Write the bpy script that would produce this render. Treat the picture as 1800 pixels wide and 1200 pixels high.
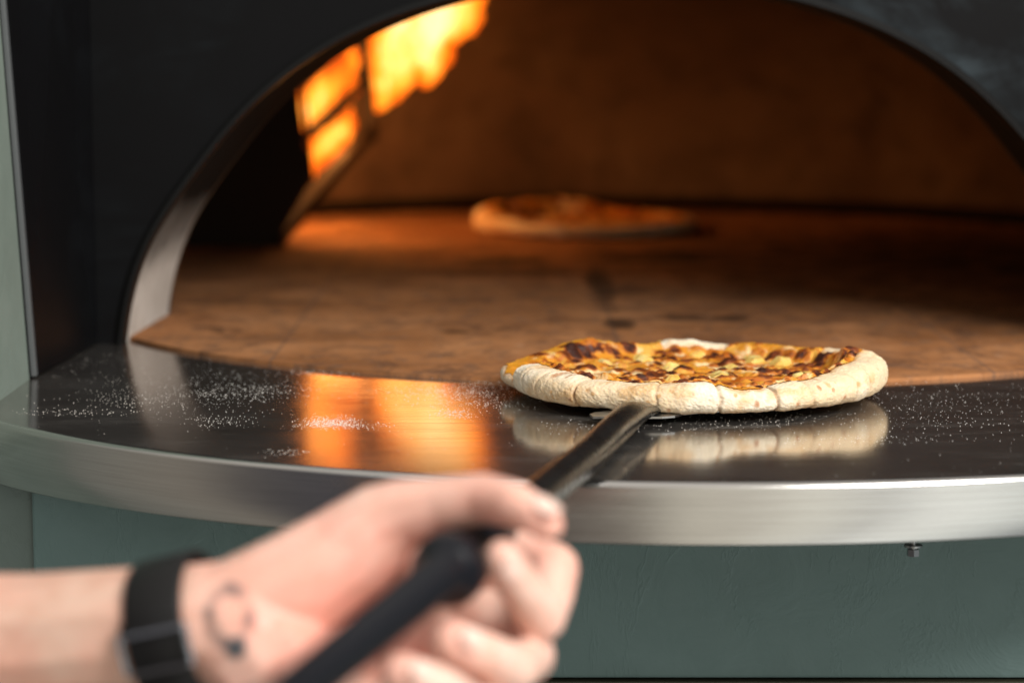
import bpy, bmesh, math, random
import numpy as np
from mathutils import Vector, Matrix

for o in list(bpy.data.objects): bpy.data.objects.remove(o)
S = bpy.context.scene
C = S.collection
random.seed(7)
rng = np.random.default_rng(7)

# ---------------------------------------------------------------- camera
FPX, CH, PITCH = 4250.0, 0.27, math.radians(7.28)
cam = bpy.data.cameras.new('camera'); co = bpy.data.objects.new('camera', cam); C.objects.link(co)
co.location = (0, 0, CH); co.rotation_euler = (math.radians(90) - PITCH, 0, 0)
cam.sensor_width = 36; cam.lens = FPX / 1800 * 36
cam.clip_start = 0.05; cam.clip_end = 100
cam.dof.use_dof = True; cam.dof.focus_distance = 1.70; cam.dof.aperture_fstop = 3.9
S.camera = co

# ---------------------------------------------------------------- world: dim surroundings of the stand
W = bpy.data.worlds.new('World'); S.world = W; W.use_nodes = True
wt = W.node_tree; wn = wt.nodes; wl = wt.links
bg = wn['Background']
tc = wn.new('ShaderNodeTexCoord'); sx = wn.new('ShaderNodeSeparateXYZ'); wl.new(tc.outputs['Generated'], sx.inputs[0])
neg = wn.new('ShaderNodeMath'); neg.operation = 'MULTIPLY'; neg.inputs[1].default_value = -1; wl.new(sx.outputs[1], neg.inputs[0])
at = wn.new('ShaderNodeMath'); at.operation = 'ARCTAN2'; wl.new(sx.outputs[0], at.inputs[0]); wl.new(neg.outputs[0], at.inputs[1])
mr = wn.new('ShaderNodeMapRange'); mr.inputs['From Min'].default_value = -math.pi; mr.inputs['From Max'].default_value = math.pi
wl.new(at.outputs[0], mr.inputs['Value'])
cr = wn.new('ShaderNodeValToRGB'); wl.new(mr.outputs[0], cr.inputs[0])
stops = [(-180, (.10, .10, .11)), (-115, (.06, .055, .05)), (-92, (.26, .26, .23)), (-72, (.36, .32, .27)), (-62, (.13, .12, .12)), (-45, (.11, .105, .12)),
         (-22, (.18, .15, .13)), (-8, (.30, .26, .22)), (0, (1.1, 1.04, .88)), (8, (.85, .79, .68)), (17, (1.5, 1.47, 1.3)), (25, (.8, .8, .77)), (33, (1.7, 1.72, 1.63)),
         (48, (1.3, 1.36, 1.3)), (60, (.40, .43, .45)), (90, (.3, .3, .3)), (180, (.10, .10, .11))]
el = cr.color_ramp.elements
while len(el) > 1: el.remove(el[-1])
el[0].position = 0; el[0].color = (*stops[0][1], 1)
for a, c in stops[1:]:
    e = el.new((a + 180) / 360.0); e.color = (*c, 1)
# a lighter ceiling
mc = wn.new('ShaderNodeMapRange'); mc.inputs['From Min'].default_value = .2; mc.inputs['From Max'].default_value = .95
wl.new(sx.outputs[2], mc.inputs['Value'])
mx = wn.new('ShaderNodeMixRGB'); mx.inputs[2].default_value = (.95, .90, .84, 1)
wl.new(mc.outputs[0], mx.inputs[0]); wl.new(cr.outputs[0], mx.inputs[1]); wl.new(mx.outputs[0], bg.inputs[0])
bg.inputs[1].default_value = 0.8

# ---------------------------------------------------------------- lamps
def area(name, loc, tgt, size, power, col, sizey=None):
    l = bpy.data.lights.new(name, 'AREA'); l.energy = power; l.color = col; l.size = size
    if sizey: l.shape = 'RECTANGLE'; l.size_y = sizey
    o = bpy.data.objects.new(name, l); C.objects.link(o); o.location = loc
    o.rotation_euler = (Vector(tgt) - Vector(loc)).to_track_quat('-Z', 'Y').to_euler(); return o
area('key_light', (1.25, 0.10, 1.45), (0.05, 1.55, 0.0), .9, 74, (1.0, .97, .93))  # unseen key lamp, added to light the hand and crust; no window
area('side_light', (-1.3, -0.8, 1.3), (0.0, 1.6, 0.0), 1.0, 5, (.95, .97, 1.0))
S.view_settings.view_transform = 'Standard'; S.view_settings.look = 'None'
S.view_settings.exposure = 0; S.view_settings.gamma = 1; S.view_settings.use_curve_mapping = False
S.render.engine = 'CYCLES'

# ---------------------------------------------------------------- helpers
def gd(px, py, Y):
    """a point of the photographed place: seen at photo pixel px,py and standing Y metres away"""
    c, s = math.cos(PITCH), math.sin(PITCH)
    u = (600 - py) / FPX
    d = Vector(((px - 900) / FPX, c + u * s, -s + u * c))
    return Vector((0, 0, CH)) + d * (Y / d.y)
def gz(px, py, z=0):
    c, s = math.cos(PITCH), math.sin(PITCH)
    u = (600 - py) / FPX
    d = Vector(((px - 900) / FPX, c + u * s, -s + u * c))
    return Vector((0, 0, CH)) + d * ((z - CH) / d.z)

def tag(o, label=None, cat=None, group=None, kind=None):
    if label: o['label'] = label
    if cat: o['category'] = cat
    if group: o['group'] = group
    if kind: o['kind'] = kind
    return o
def empty(name, loc=(0, 0, 0)):
    o = bpy.data.objects.new(name, None); C.objects.link(o); o.location = loc; o.empty_display_size = .05
    return o
def link(name, me, mat, parent=None, smooth=True):
    o = bpy.data.objects.new(name, me); C.objects.link(o)
    if mat: me.materials.append(mat)
    if smooth:
        me.polygons.foreach_set('use_smooth', [True] * len(me.polygons))
    if parent:
        o.parent = parent; o.matrix_parent_inverse = Matrix.Identity(4)
        o.location = -parent.location if parent.location.length > 0 else (0, 0, 0)
    return o
def pydata(name, V, F, mat, parent=None, smooth=True):
    me = bpy.data.meshes.new(name); me.from_pydata([tuple(v) for v in V], [], [tuple(f) for f in F]); me.update()
    return link(name, me, mat, parent, smooth)
def frombm(name, bm, mat, parent=None, smooth=False):
    bmesh.ops.recalc_face_normals(bm, faces=bm.faces)
    me = bpy.data.meshes.new(name); bm.to_mesh(me); bm.free()
    return link(name, me, mat, parent, smooth)
def setattr_f(me, name, arr):
    a = me.attributes.new(name, 'FLOAT', 'POINT'); a.data.foreach_set('value', np.asarray(arr, dtype=np.float32).ravel())
def setattr_c(me, name, arr):
    a = me.attributes.new(name, 'FLOAT_COLOR', 'POINT')
    arr = np.asarray(arr, dtype=np.float32); arr = np.c_[arr, np.ones(len(arr))]
    a.data.foreach_set('color', arr.astype(np.float32).ravel())

def _h(i, j, k, seed):
    n = (i * 374761393 + j * 668265263 + k * 2147483647 + seed * 974634777).astype(np.int64)
    n = (n ^ (n >> 13)) * 1274126177 & 0x7fffffff
    return ((n ^ (n >> 16)) & 0xffff) / 65535.0
def vnoise(P, sc, seed=0):
    Q = np.asarray(P) * sc; I = np.floor(Q).astype(np.int64); f = Q - I; f = f * f * (3 - 2 * f)
    r = 0
    for a in (0, 1):
        for b in (0, 1):
            for c in (0, 1):
                w = (f[:, 0] if a else 1 - f[:, 0]) * (f[:, 1] if b else 1 - f[:, 1]) * (f[:, 2] if c else 1 - f[:, 2])
                r = r + w * _h(I[:, 0] + a, I[:, 1] + b, I[:, 2] + c, seed)
    return r * 2 - 1
def fbm(P, sc, seed=0, octv=4):
    r = 0; a = 1; t = 0
    for k in range(octv):
        r = r + a * vnoise(P, sc * 2 ** k, seed + k * 17); t += a; a *= .5
    return r / t
def sstep(a, b, x):
    t = np.clip((x - a) / (b - a), 0, 1); return t * t * (3 - 2 * t)

# ---------------------------------------------------------------- materials
class M:
    def __init__(s, name, color=(.5, .5, .5), rough=.5, metal=0, **kw):
        s.m = bpy.data.materials.new(name); s.m.use_nodes = True
        s.t = s.m.node_tree; s.n = s.t.nodes; s.l = s.t.links
        s.b = s.n['Principled BSDF']; s.b.inputs['Base Color'].default_value = (*color, 1)
        s.b.inputs['Roughness'].default_value = rough; s.b.inputs['Metallic'].default_value = metal
        for k, v in kw.items(): s.b.inputs[k.replace('_', ' ')].default_value = v
        s.tc = s.n.new('ShaderNodeTexCoord')
    def map(s, scale=(1, 1, 1), loc=(0, 0, 0)):
        mp = s.n.new('ShaderNodeMapping'); s.l.new(s.tc.outputs['Object'], mp.inputs[0])
        mp.inputs['Scale'].default_value = scale; mp.inputs['Location'].default_value = loc; return mp.outputs[0]
    def noise(s, sc, det=4, rough=.55, scale=None, loc=(0, 0, 0), dist=0):
        n = s.n.new('ShaderNodeTexNoise'); n.inputs['Scale'].default_value = sc; n.inputs['Detail'].default_value = det
        n.inputs['Roughness'].default_value = rough; n.inputs['Distortion'].default_value = dist
        s.l.new(s.map(scale or (1, 1, 1), loc), n.inputs['Vector']); return n.outputs['Fac']
    def ramp(s, src, stops, interp='LINEAR'):
        r = s.n.new('ShaderNodeValToRGB'); e = r.color_ramp.elements; r.color_ramp.interpolation = interp
        while len(e) > 1: e.remove(e[-1])
        def cc(c): return (c, c, c, 1) if not hasattr(c, '__len__') else (*c, 1)
        e[0].position = stops[0][0]; e[0].color = cc(stops[0][1])
        for p, c in stops[1:]: x = e.new(p); x.color = cc(c)
        s.l.new(src, r.inputs[0]); return r.outputs[0]
    def mix(s, fac, a, b, mode='MIX'):
        m = s.n.new('ShaderNodeMixRGB'); m.blend_type = mode
        for i, v in ((0, fac), (1, a), (2, b)):
            if hasattr(v, 'is_linked') or hasattr(v, 'links'): s.l.new(v, m.inputs[i])
            elif i == 0: m.inputs[0].default_value = v
            else: m.inputs[i].default_value = (*v, 1)
        return m.outputs[0]
    def math(s, op, a, b=None, c=None):
        m = s.n.new('ShaderNodeMath'); m.operation = op
        for i, v in enumerate((a, b, c)):
            if v is None: continue
            if hasattr(v, 'links'): s.l.new(v, m.inputs[i])
            else: m.inputs[i].default_value = v
        return m.outputs[0]
    def xyz(s):
        x = s.n.new('ShaderNodeSeparateXYZ'); s.l.new(s.tc.outputs['Object'], x.inputs[0]); return x.outputs
    def attr(s, name, out='Fac'):
        a = s.n.new('ShaderNodeAttribute'); a.attribute_name = name; return a.outputs[out]
    def set(s, name, sock): s.l.new(sock, s.b.inputs[name])
    def bump(s, src, strength=.3, dist=.001, prev=None):
        b = s.n.new('ShaderNodeBump'); b.inputs['Strength'].default_value = strength; b.inputs['Distance'].default_value = dist
        s.l.new(src, b.inputs['Height'])
        if prev is not None: s.l.new(prev, b.inputs['Normal'])
        s.l.new(b.outputs[0], s.b.inputs['Normal']); return b.outputs[0]

# brushed steel tray top
st = M('brushed_steel_top', (.38, .365, .35), .13, .90, Anisotropic=.6)
tg = st.n.new('ShaderNodeTangent'); tg.direction_type = 'UV_MAP'; st.l.new(tg.outputs[0], st.b.inputs['Tangent'])
g1 = st.noise(60, 5, .7, scale=(.12, 3, 1)); g2 = st.noise(9, 4, .6)
st.set('Roughness', st.math('ADD', st.ramp(g1, [(.3, .07), (.7, .14)]), st.ramp(g2, [(.35, 0.0), (.75, .05)])))
film = st.math('MULTIPLY', st.ramp(st.noise(16, 6, .7, scale=(.45, 1.6, 1), dist=1.0), [(.50, 0), (.74, 1)]), st.ramp(st.noise(180, 4, .7), [(.35, .15), (.7, .8)]))
film = st.math('MULTIPLY', film, .30)
st.set('Base Color', st.mix(film, st.ramp(g2, [(.3, (.34, .31, .28)), (.7, (.45, .42, .39))]), (.62, .57, .52)))
st.set('Metallic', st.math('SUBTRACT', .91, st.math('MULTIPLY', film, .7)))
st.bump(g1, .05, .0004)
# brushed steel band
sb = M('brushed_steel_band', (.64, .62, .59), .22, 1.0)
g1 = sb.noise(40, 5, .7, scale=(.25, .25, 26)); g3 = sb.noise(14, 5, .6, scale=(1, 1, 2.5))
sb.set('Roughness', sb.math('ADD', sb.ramp(g1, [(.3, .12), (.7, .20)]), sb.ramp(g3, [(.4, 0), (.8, .08)])))
sb.set('Base Color', sb.ramp(g1, [(.3, (.52, .50, .475)), (.7, (.66, .645, .62))]))
sb.bump(g1, .12, .0004)
# black painted hood
hd = M('black_painted_steel', (.012, .0125, .014), .4, Specular_IOR_Level=.10)
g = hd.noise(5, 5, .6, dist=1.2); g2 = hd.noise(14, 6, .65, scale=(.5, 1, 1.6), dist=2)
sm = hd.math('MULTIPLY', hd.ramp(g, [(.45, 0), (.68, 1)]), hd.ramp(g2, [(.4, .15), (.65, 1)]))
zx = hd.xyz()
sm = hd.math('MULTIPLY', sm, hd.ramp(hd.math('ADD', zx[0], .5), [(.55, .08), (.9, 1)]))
hd.set('Base Color', hd.mix(sm, (.0042, .0042, .0048), (.034, .045, .052)))  # smudges, with the bluish reflection toward the right painted into their colour
hd.set('Roughness', hd.ramp(g, [(.3, .42), (.7, .34)]))
hd.bump(hd.noise(120, 3), .05, .0005)
hr = M('black_rim_steel', (.006, .006, .006), .5, Specular_IOR_Level=.15); hr.bump(hr.noise(160, 3), .15, .0006)
edg = M('grey_edge', (.085, .092, .095), .5); edg.bump(edg.noise(160, 3), .2, .0006)
# ivory throat lining, soot above
li = M('throat_lining', (.6, .56, .5), .85, Specular_IOR_Level=.08)
z = li.xyz()
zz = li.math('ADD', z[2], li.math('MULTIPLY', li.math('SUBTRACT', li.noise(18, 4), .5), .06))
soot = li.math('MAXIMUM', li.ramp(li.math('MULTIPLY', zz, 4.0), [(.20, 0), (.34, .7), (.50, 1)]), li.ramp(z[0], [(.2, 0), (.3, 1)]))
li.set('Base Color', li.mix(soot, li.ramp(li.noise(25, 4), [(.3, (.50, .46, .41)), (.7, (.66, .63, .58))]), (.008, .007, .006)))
li.bump(li.noise(60, 4), .2, .001)
# dome refractory
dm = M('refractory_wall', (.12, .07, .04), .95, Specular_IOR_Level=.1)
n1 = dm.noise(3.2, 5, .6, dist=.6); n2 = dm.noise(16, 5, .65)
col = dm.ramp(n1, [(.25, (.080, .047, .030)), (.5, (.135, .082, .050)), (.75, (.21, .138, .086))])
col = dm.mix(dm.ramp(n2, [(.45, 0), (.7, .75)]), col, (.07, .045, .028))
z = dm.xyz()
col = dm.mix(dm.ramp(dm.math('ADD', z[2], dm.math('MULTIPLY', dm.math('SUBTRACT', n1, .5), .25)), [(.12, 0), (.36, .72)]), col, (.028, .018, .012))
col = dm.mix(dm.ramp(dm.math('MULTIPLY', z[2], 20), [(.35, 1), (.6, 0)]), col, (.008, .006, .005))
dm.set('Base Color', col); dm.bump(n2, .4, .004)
# stone floor
fl = M('stone_floor', (.3, .17, .1), .85, Specular_IOR_Level=.08)
z = fl.xyz()
n1 = fl.noise(6, 6, .62, dist=.4); n2 = fl.noise(34, 5, .7, scale=(1.2, .8, 1)); n3 = fl.noise(90, 4, .6)
col = fl.ramp(n1, [(.28, (.22, .090, .034)), (.5, (.37, .160, .064)), (.72, (.54, .255, .112))])
col = fl.mix(fl.ramp(n2, [(.50, 0), (.64, .7)]), col, (.17, .095, .06))
col = fl.mix(fl.ramp(n3, [(.60, 0), (.75, .35)]), col, (.55, .40, .29))
def joint(co_, off, per, w):
    a = fl.math('MODULO', fl.math('ADD', co_, 10 * per - off), per)
    a = fl.math('MINIMUM', a, fl.math('SUBTRACT', per, a)); return fl.math('LESS_THAN', a, w)
wob = fl.math('MULTIPLY', fl.math('SUBTRACT', fl.noise(60, 2), .5), .002)
jx = joint(fl.math('ADD', z[0], wob), -.198, .29, .0016); jy = joint(fl.math('ADD', z[1], wob), 2.235, .29, .0022)
jt = fl.math('MAXIMUM', jx, jy)
col = fl.mix(fl.ramp(fl.noise(14, 6, .7, scale=(1.3, .8, 1), dist=.5), [(.56, 0), (.68, .6)]), col, (.11, .055, .032))
col = fl.mix(fl.math('MULTIPLY', jt, .45), col, (.12, .085, .07))
def blot(cx, cy, rx, ry, amt, soft=.6):
    dx = fl.math('DIVIDE', fl.math('SUBTRACT', z[0], cx), rx); dy = fl.math('DIVIDE', fl.math('SUBTRACT', z[1], cy), ry)
    d = fl.math('ADD', fl.math('MULTIPLY', dx, dx), fl.math('MULTIPLY', dy, dy))
    d = fl.math('ADD', d, fl.math('MULTIPLY', fl.math('SUBTRACT', n2b, .5), 2.6))
    return fl.ramp(fl.math('DIVIDE', fl.math('ADD', d, .6), 2.6), [(.42 - soft * .22, amt), (.42 + soft * .3, 0)])
n2b = fl.noise(22, 5, .7)
col = fl.mix(fl.ramp(fl.noise(11, 7, .75, loc=(2, 5, 1), scale=(1.3, .8, 1), dist=.6), [(.52, 0), (.64, .6)]), col, (.11, .052, .030))
char = None
for b in [(.58, 2.86, .52, .50, .93, .9), (.40, 2.42, .46, .30, .5, 1.0), (.20, 2.90, .12, .14, .9, .8), (-.01, 2.84, .07, .06, .85, .7), (.094, 2.55, .020, .30, .85, .6), (.10, 2.22, .02, .06, .85, .5), (.165, 2.27, .035, .045, .8, .6),
          (.205, 2.265, .03, .035, .85, .5), (.12, 2.50, .05, .03, .8, .6), (-.055, 2.40, .03, .012, .6, .6), (-.05, 2.16, .016, .014, .8, .5), (-.01, 2.18, .012, .012, .6, .5), (-.27, 2.19, .012, .008, .7, .5),
          (-.26, 2.40, .10, .03, .45, .9), (.62, 2.6, .25, .25, .8, .9), (.0, 2.7, .2, .05, .6, .9)]:
    x = blot(*b); char = x if char is None else fl.math('MAXIMUM', char, x)
col = fl.mix(char, col, (.022, .014, .010))
fl.set('Base Color', col); fl.bump(fl.math('SUBTRACT', n2, fl.math('MULTIPLY', jt, .6)), .35, .002)
# green plaster
def plaster(name, c0, c1, c2):
    g = M(name, c1, .62)
    n1 = g.noise(4, 6, .6, dist=1.0); n2 = g.noise(26, 6, .65, dist=.8); n3 = g.noise(4.5, 6, .7, scale=(1.6, 1, .8), loc=(3, 2, 1), dist=1.2)
    g.set('Base Color', g.mix(g.ramp(n2, [(.4, 0), (.8, .4)]), g.ramp(n1, [(.3, c0), (.55, c1), (.8, c2)]), c2))
    g.set('Roughness', g.ramp(n1, [(.3, .5), (.7, .7)]))
    ridge = g.math('ABSOLUTE', g.math('SUBTRACT', n3, .5))
    b = g.bump(g.ramp(ridge, [(0, 1), (.02, 0)]), .16, .002); b = g.bump(n2, .5, .002, b); g.bump(g.noise(300, 3), .25, .0005, b)
    return g
gp = plaster('green_plaster', (.092, .148, .142), (.110, .175, .168), (.145, .215, .208))
gp2 = plaster('grey_green_plaster', (.15, .19, .165), (.18, .225, .195), (.22, .26, .23))
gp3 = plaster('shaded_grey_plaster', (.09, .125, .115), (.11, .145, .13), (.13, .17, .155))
dk = M('dark_timber', (.055, .052, .03), .6); dk.bump(dk.noise(40, 4, .6, scale=(.2, 1, 4)), .3, .001)
tube = M('dark_steel_tube', (.010, .0095, .009), .25, .05)
g = tube.noise(30, 4, .6); tube.set('Roughness', tube.ramp(g, [(.3, .2), (.7, .36)]))
blade = M('peel_steel', (.5, .49, .47), .3, 1.0); blade.bump(blade.noise(80, 3), .1, .0005)
plast = M('black_plastic', (.005, .0055, .008), .3, Specular_IOR_Level=.25)
guard = M('sooty_iron', (.040, .026, .018), .8, Specular_IOR_Level=.1); guard.bump(guard.noise(50, 4), .3, .001)
bolt = M('bolt_metal', (.35, .36, .36), .35, 1.0)
sk_m = M('strap_leather', (.008, .0075, .0075), .5, Specular_IOR_Level=.25); sk_m.bump(sk_m.noise(400, 3), .3, .0004)
sil = M('buckle_steel', (.34, .35, .38), .25, 1.0)
flour = M('flour', (.82, .78, .72), .9)

# ================================================================ the oven
oven = empty('pizza_oven', (0.12, 2.6, 0))
tag(oven, 'large black hooded pizza oven with arched mouth, tiled floor and curved brushed steel landing shelf', 'oven')

# arch half-width against height
AX = .09
_az = [0, .02, .052, .083, .118, .151, .190, .225, .252, .272, .287, .300, .309, .315, .3165]
_aw = [.430, .4285, .421, .410, .389, .363, .333, .297, .260, .222, .185, .14, .09, .04, 0.0]
def arch_pts(inset=0.0):
    P = [(AX - w, zz) for w, zz in zip(_aw, _az)] + [(AX + w * 1.03, zz) for w, zz in list(zip(_aw, _az))[-2::-1]]
    # resample smooth
    P = np.array(P); d = np.r_[0, np.cumsum(np.hypot(*np.diff(P, axis=0).T))]; t = np.linspace(0, d[-1], 121)
    Q = np.c_[np.interp(t, d, P[:, 0]), np.interp(t, d, P[:, 1])]
    for _ in range(10): Q[1:-1] = .25 * Q[:-2] + .5 * Q[1:-1] + .25 * Q[2:]
    if inset:
        c = np.array([AX, 0.0]); T = np.gradient(Q, axis=0); N = np.c_[T[:, 1], -T[:, 0]]; N /= np.linalg.norm(N, axis=1)[:, None]
        s = np.sign(((c - Q) * N).sum(1))[:, None]; Q = Q + N * s * inset
        Q[:, 1] = np.maximum(Q[:, 1], 0)
        Q[0, 1] = Q[-1, 1] = 0
    return Q
AP = arch_pts()
def plate_with_arch(Q, y, x0, x1, ztop, name, mat, thick=.008):
    n = len(Q); V = []; F = []
    # outer boundary points matching each arch point (fan outward to a box)
    c = np.array([AX, 0.0])
    O = []
    for i, q in enumerate(Q):
        d = q - c; ts = []
        if d[0] < 0: ts.append((x0 - c[0]) / d[0])
        if d[0] > 0: ts.append((x1 - c[0]) / d[0])
        if d[1] > 1e-6: ts.append(ztop / d[1])
        t = min(ts); O.append(c + d * t)
    # corners get snapped by nearest index
    for corner in ((x0, ztop), (x1, ztop)):
        k = int(np.argmin([np.hypot(o[0] - corner[0], o[1] - corner[1]) for o in O])); O[k] = np.array(corner)
    for q, o in zip(Q, O): V += [(q[0], y, q[1]), (o[0], y, o[1])]
    m = len(V); V += [(v[0], y + thick, v[2]) for v in V]
    for i in range(n - 1):
        a = 2 * i
        F += [(a, a + 2, a + 3, a + 1), (m + a, m + a + 1, m + a + 3, m + a + 2), (a, m + a, m + a + 2, a + 2), (a + 1, a + 3, m + a + 3, m + a + 1)]
    return pydata(name, V, F, mat, oven, smooth=False)
YF, YI = 2.094, 2.294
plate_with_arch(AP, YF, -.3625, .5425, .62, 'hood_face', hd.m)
# rim bead round the mouth
def sweep(path, prof, closed_prof=True):
    """path: list of (pos, n1, n2); prof: list of (a,b)"""
    V = []; F = []; k = len(prof)
    for p, a, b in path:
        for u, v in prof: V.append(tuple(Vector(p) + Vector(a) * u + Vector(b) * v))
    for i in range(len(path) - 1):
        for j in range(k if closed_prof else k - 1):
            j2 = (j + 1) % k; F.append((i * k + j, i * k + j2, (i + 1) * k + j2, (i + 1) * k + j))
    return V, F
T = np.gradient(AP, axis=0); path = []
for i, q in enumerate(AP):
    t = T[i] / np.linalg.norm(T[i]); n = Vector((-t[1], 0, t[0]))
    if (n.x * (q[0] - AX) + n.z * (q[1] + .05)) < 0: n = -n     # outward
    path.append(((q[0], YF, q[1]), n, Vector((0, -1, 0))))
V, F = sweep(path, [(-.001, -.022), (.006, -.022), (.006, 0.004), (.003, .006), (0, .006), (-.001, .004)])
pydata('mouth_rim', V, F, hr.m, oven, smooth=False)
# throat
V = []; F = []; n = len(AP); ys = [YF + .012, YF + .05, YF + .1, YF + .15, YI]
for y in ys:
    for q in AP: V.append((q[0] + .011 * (y - YF) / (YI - YF), y, q[1]))
for j in range(len(ys) - 1):
    for i in range(n - 1): F.append((j * n + i, j * n + i + 1, (j + 1) * n + i + 1, (j + 1) * n + i))
pydata('throat_lining', V, F, li.m, oven)
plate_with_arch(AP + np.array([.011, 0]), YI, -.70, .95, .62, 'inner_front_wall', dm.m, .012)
# dome
DC = (.12, 2.95); DR = .72; DH = .43; PW = 2.6
V = []; F = []; NA, NR = 160, 44
for j in range(NR + 1):
    ph = (math.pi / 2) * j / NR
    r = DR * max(math.cos(ph), 0) ** (2 / PW); z = DH * math.sin(ph) ** (2 / PW)
    for i in range(NA):
        a = 2 * math.pi * i / NA; V.append((DC[0] + r * math.cos(a), DC[1] + r * math.sin(a) * (2.3 if math.sin(a) < 0 else 1), z))
for j in range(NR):
    for i in range(NA):
        i2 = (i + 1) % NA; f = (j * NA + i, j * NA + i2, (j + 1) * NA + i2, (j + 1) * NA + i)
        if min(V[k][1] for k in f) < YI - .05: continue
        F.append(f)
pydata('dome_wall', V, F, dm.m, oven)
# outer steel body behind the hood
bm = bmesh.new()
def box(bm, x0, x1, y0, y1, z0, z1, bev=0):
    r = bmesh.ops.create_cube(bm, size=1); vs = r['verts']
    for v in vs: v.co = Vector(((v.co.x + .5) * (x1 - x0) + x0, (v.co.y + .5) * (y1 - y0) + y0, (v.co.z + .5) * (z1 - z0) + z0))
    if bev:
        es = list({e for v in vs for e in v.link_edges}); bmesh.ops.bevel(bm, geom=es, offset=bev, segments=2, affect='EDGES', profile=.6)
box(bm, -.74, -.72, 2.12, 3.84, -.05, .64); box(bm, .97, .99, 2.12, 3.84, -.05, .64)
box(bm, -.72, .97, 3.82, 3.84, -.05, .64); box(bm, -.72, .97, 2.12, 3.82, .62, .64)
box(bm, -.72, -.3700, 2.10, 2.118, -.05, .62); box(bm, .550, .97, 2.10, 2.118, -.05, .62)
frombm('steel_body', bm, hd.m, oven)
# hood side panels (folded forward)
for sgn in (0, 1):
    xa, xb = (-.3625, -.3745) if sgn == 0 else (.5425, .5545)
    bm = bmesh.new()
    t = -.006 if sgn == 0 else .006
    lean = .036 if sgn == 0 else -.036
    ptsb = [(xa, YF + .002), (xb, 1.893), (xb + t, 1.893), (xa + t, YF + .002)]
    vb = [bm.verts.new((x, y, .0015)) for x, y in ptsb]; vt = [bm.verts.new((x - (lean if y < 2 else 0), y, .62)) for x, y in ptsb]
    bm.faces.new(vb); bm.faces.new(vt)
    for i in range(4): bm.faces.new((vb[i], vb[(i + 1) % 4], vt[(i + 1) % 4], vt[i]))
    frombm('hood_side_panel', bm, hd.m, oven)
    # thin fold strip
    bm = bmesh.new(); xs = xb + (.0012 if sgn == 0 else -.0012)
    xs = xb + (-.0042 if sgn == 0 else .0042); box(bm, min(xb, xs), max(xb, xs), 1.884, 1.892, .0015, .62, .0008)
    for v in bm.verts:
        if v.co.z > .3: v.co.x -= lean
    frombm('panel_edge_strip', bm, edg.m, oven)

# tiled floor
SC, SR = (.1456, 2.403), .559
outl = []
for i in range(61):
    a = math.radians(-90 - 62 + 124 * i / 60); outl.append((SC[0] + SR * math.cos(a), SC[1] + SR * math.sin(a)))
outl = [p for p in outl if -.352 < p[0] < .548]
outl = [(-.352, 2.14)] + outl + [(.548, 2.14), (.56, YI), (.90, YI + .01), (.90, 3.80), (-.69, 3.80), (-.69, YI + .01), (-.352, YI)]
bm = bmesh.new(); vs = [bm.verts.new((x, y, .003)) for x, y in outl]; vs2 = [bm.verts.new((x, y, -.02)) for x, y in outl]
bm.faces.new(vs); k = len(vs)
for i in range(k): bm.faces.new((vs[i], vs[(i + 1) % k], vs2[(i + 1) % k], vs2[i]))
frombm('stone_floor', bm, fl.m, oven)

# landing shelf
FC, FR = (.132, 2.075), .637
def arcp(a, r=FR): return Vector((FC[0] + r * math.cos(a), FC[1] + r * math.sin(a), 0))
A0, A1 = math.radians(-90 - 60), math.radians(-90 + 60)
V = []; F = []; N = 120; BEV = .0045
rows = 24
for i in range(N + 1):
    a = A0 + (A1 - A0) * i / N; p = arcp(a, FR - BEV)
    x = p.x
    for j in range(rows + 1):
        t = j / rows; V.append((x, p.y + (2.12 - p.y) * t, 0))
for i in range(N):
    for j in range(rows):
        q = i * (rows + 1) + j; F.append((q, q + rows + 1, q + rows + 2, q + 1))
sh = pydata('landing_shelf', V, F, st.m, oven)
uv = sh.data.uv_layers.new(name='UVMap')
vi = np.zeros(len(sh.data.loops), dtype=np.int32); sh.data.loops.foreach_get('vertex_index', vi)
Va = np.array(V); uv.data.foreach_set('uv', Va[vi][:, :2].ravel())
path = []; prof = []
for i in range(N + 1):
    a = A0 + (A1 - A0) * i / N; p = arcp(a, 0) ; o = Vector((math.cos(a), math.sin(a), 0)); path.append((arcp(a, FR), o, Vector((0, 0, 1))))
V = []; F = []
for p, o, up in path:
    hgt = .0385 + .006 * min(1, max(0, (-p.x) / .35))
    pr = [(-BEV, 0)]
    for k in range(1, 6): b = math.pi / 2 * k / 6; pr.append((-BEV + BEV * math.sin(b), -BEV + BEV * math.cos(b)))
    pr += [(0, -BEV), (0, -hgt * .5), (0, -hgt + .001), (-.001, -hgt), (-.012, -hgt), (-.012, -hgt + .002), (-.004, -hgt + .003)]
    for u, v in pr: V.append(tuple(p + o * u + up * v))
k = len(pr)
for i in range(N):
    for j in range(k - 1): F.append((i * k + j, i * k + j + 1, (i + 1) * k + j + 1, (i + 1) * k + j))
band = pydata('front_band', V, F, sb.m, sh)
band.location = (0, 0, 0)
band.data.polygons.foreach_set('use_smooth', [True] * len(band.data.polygons))
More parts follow.
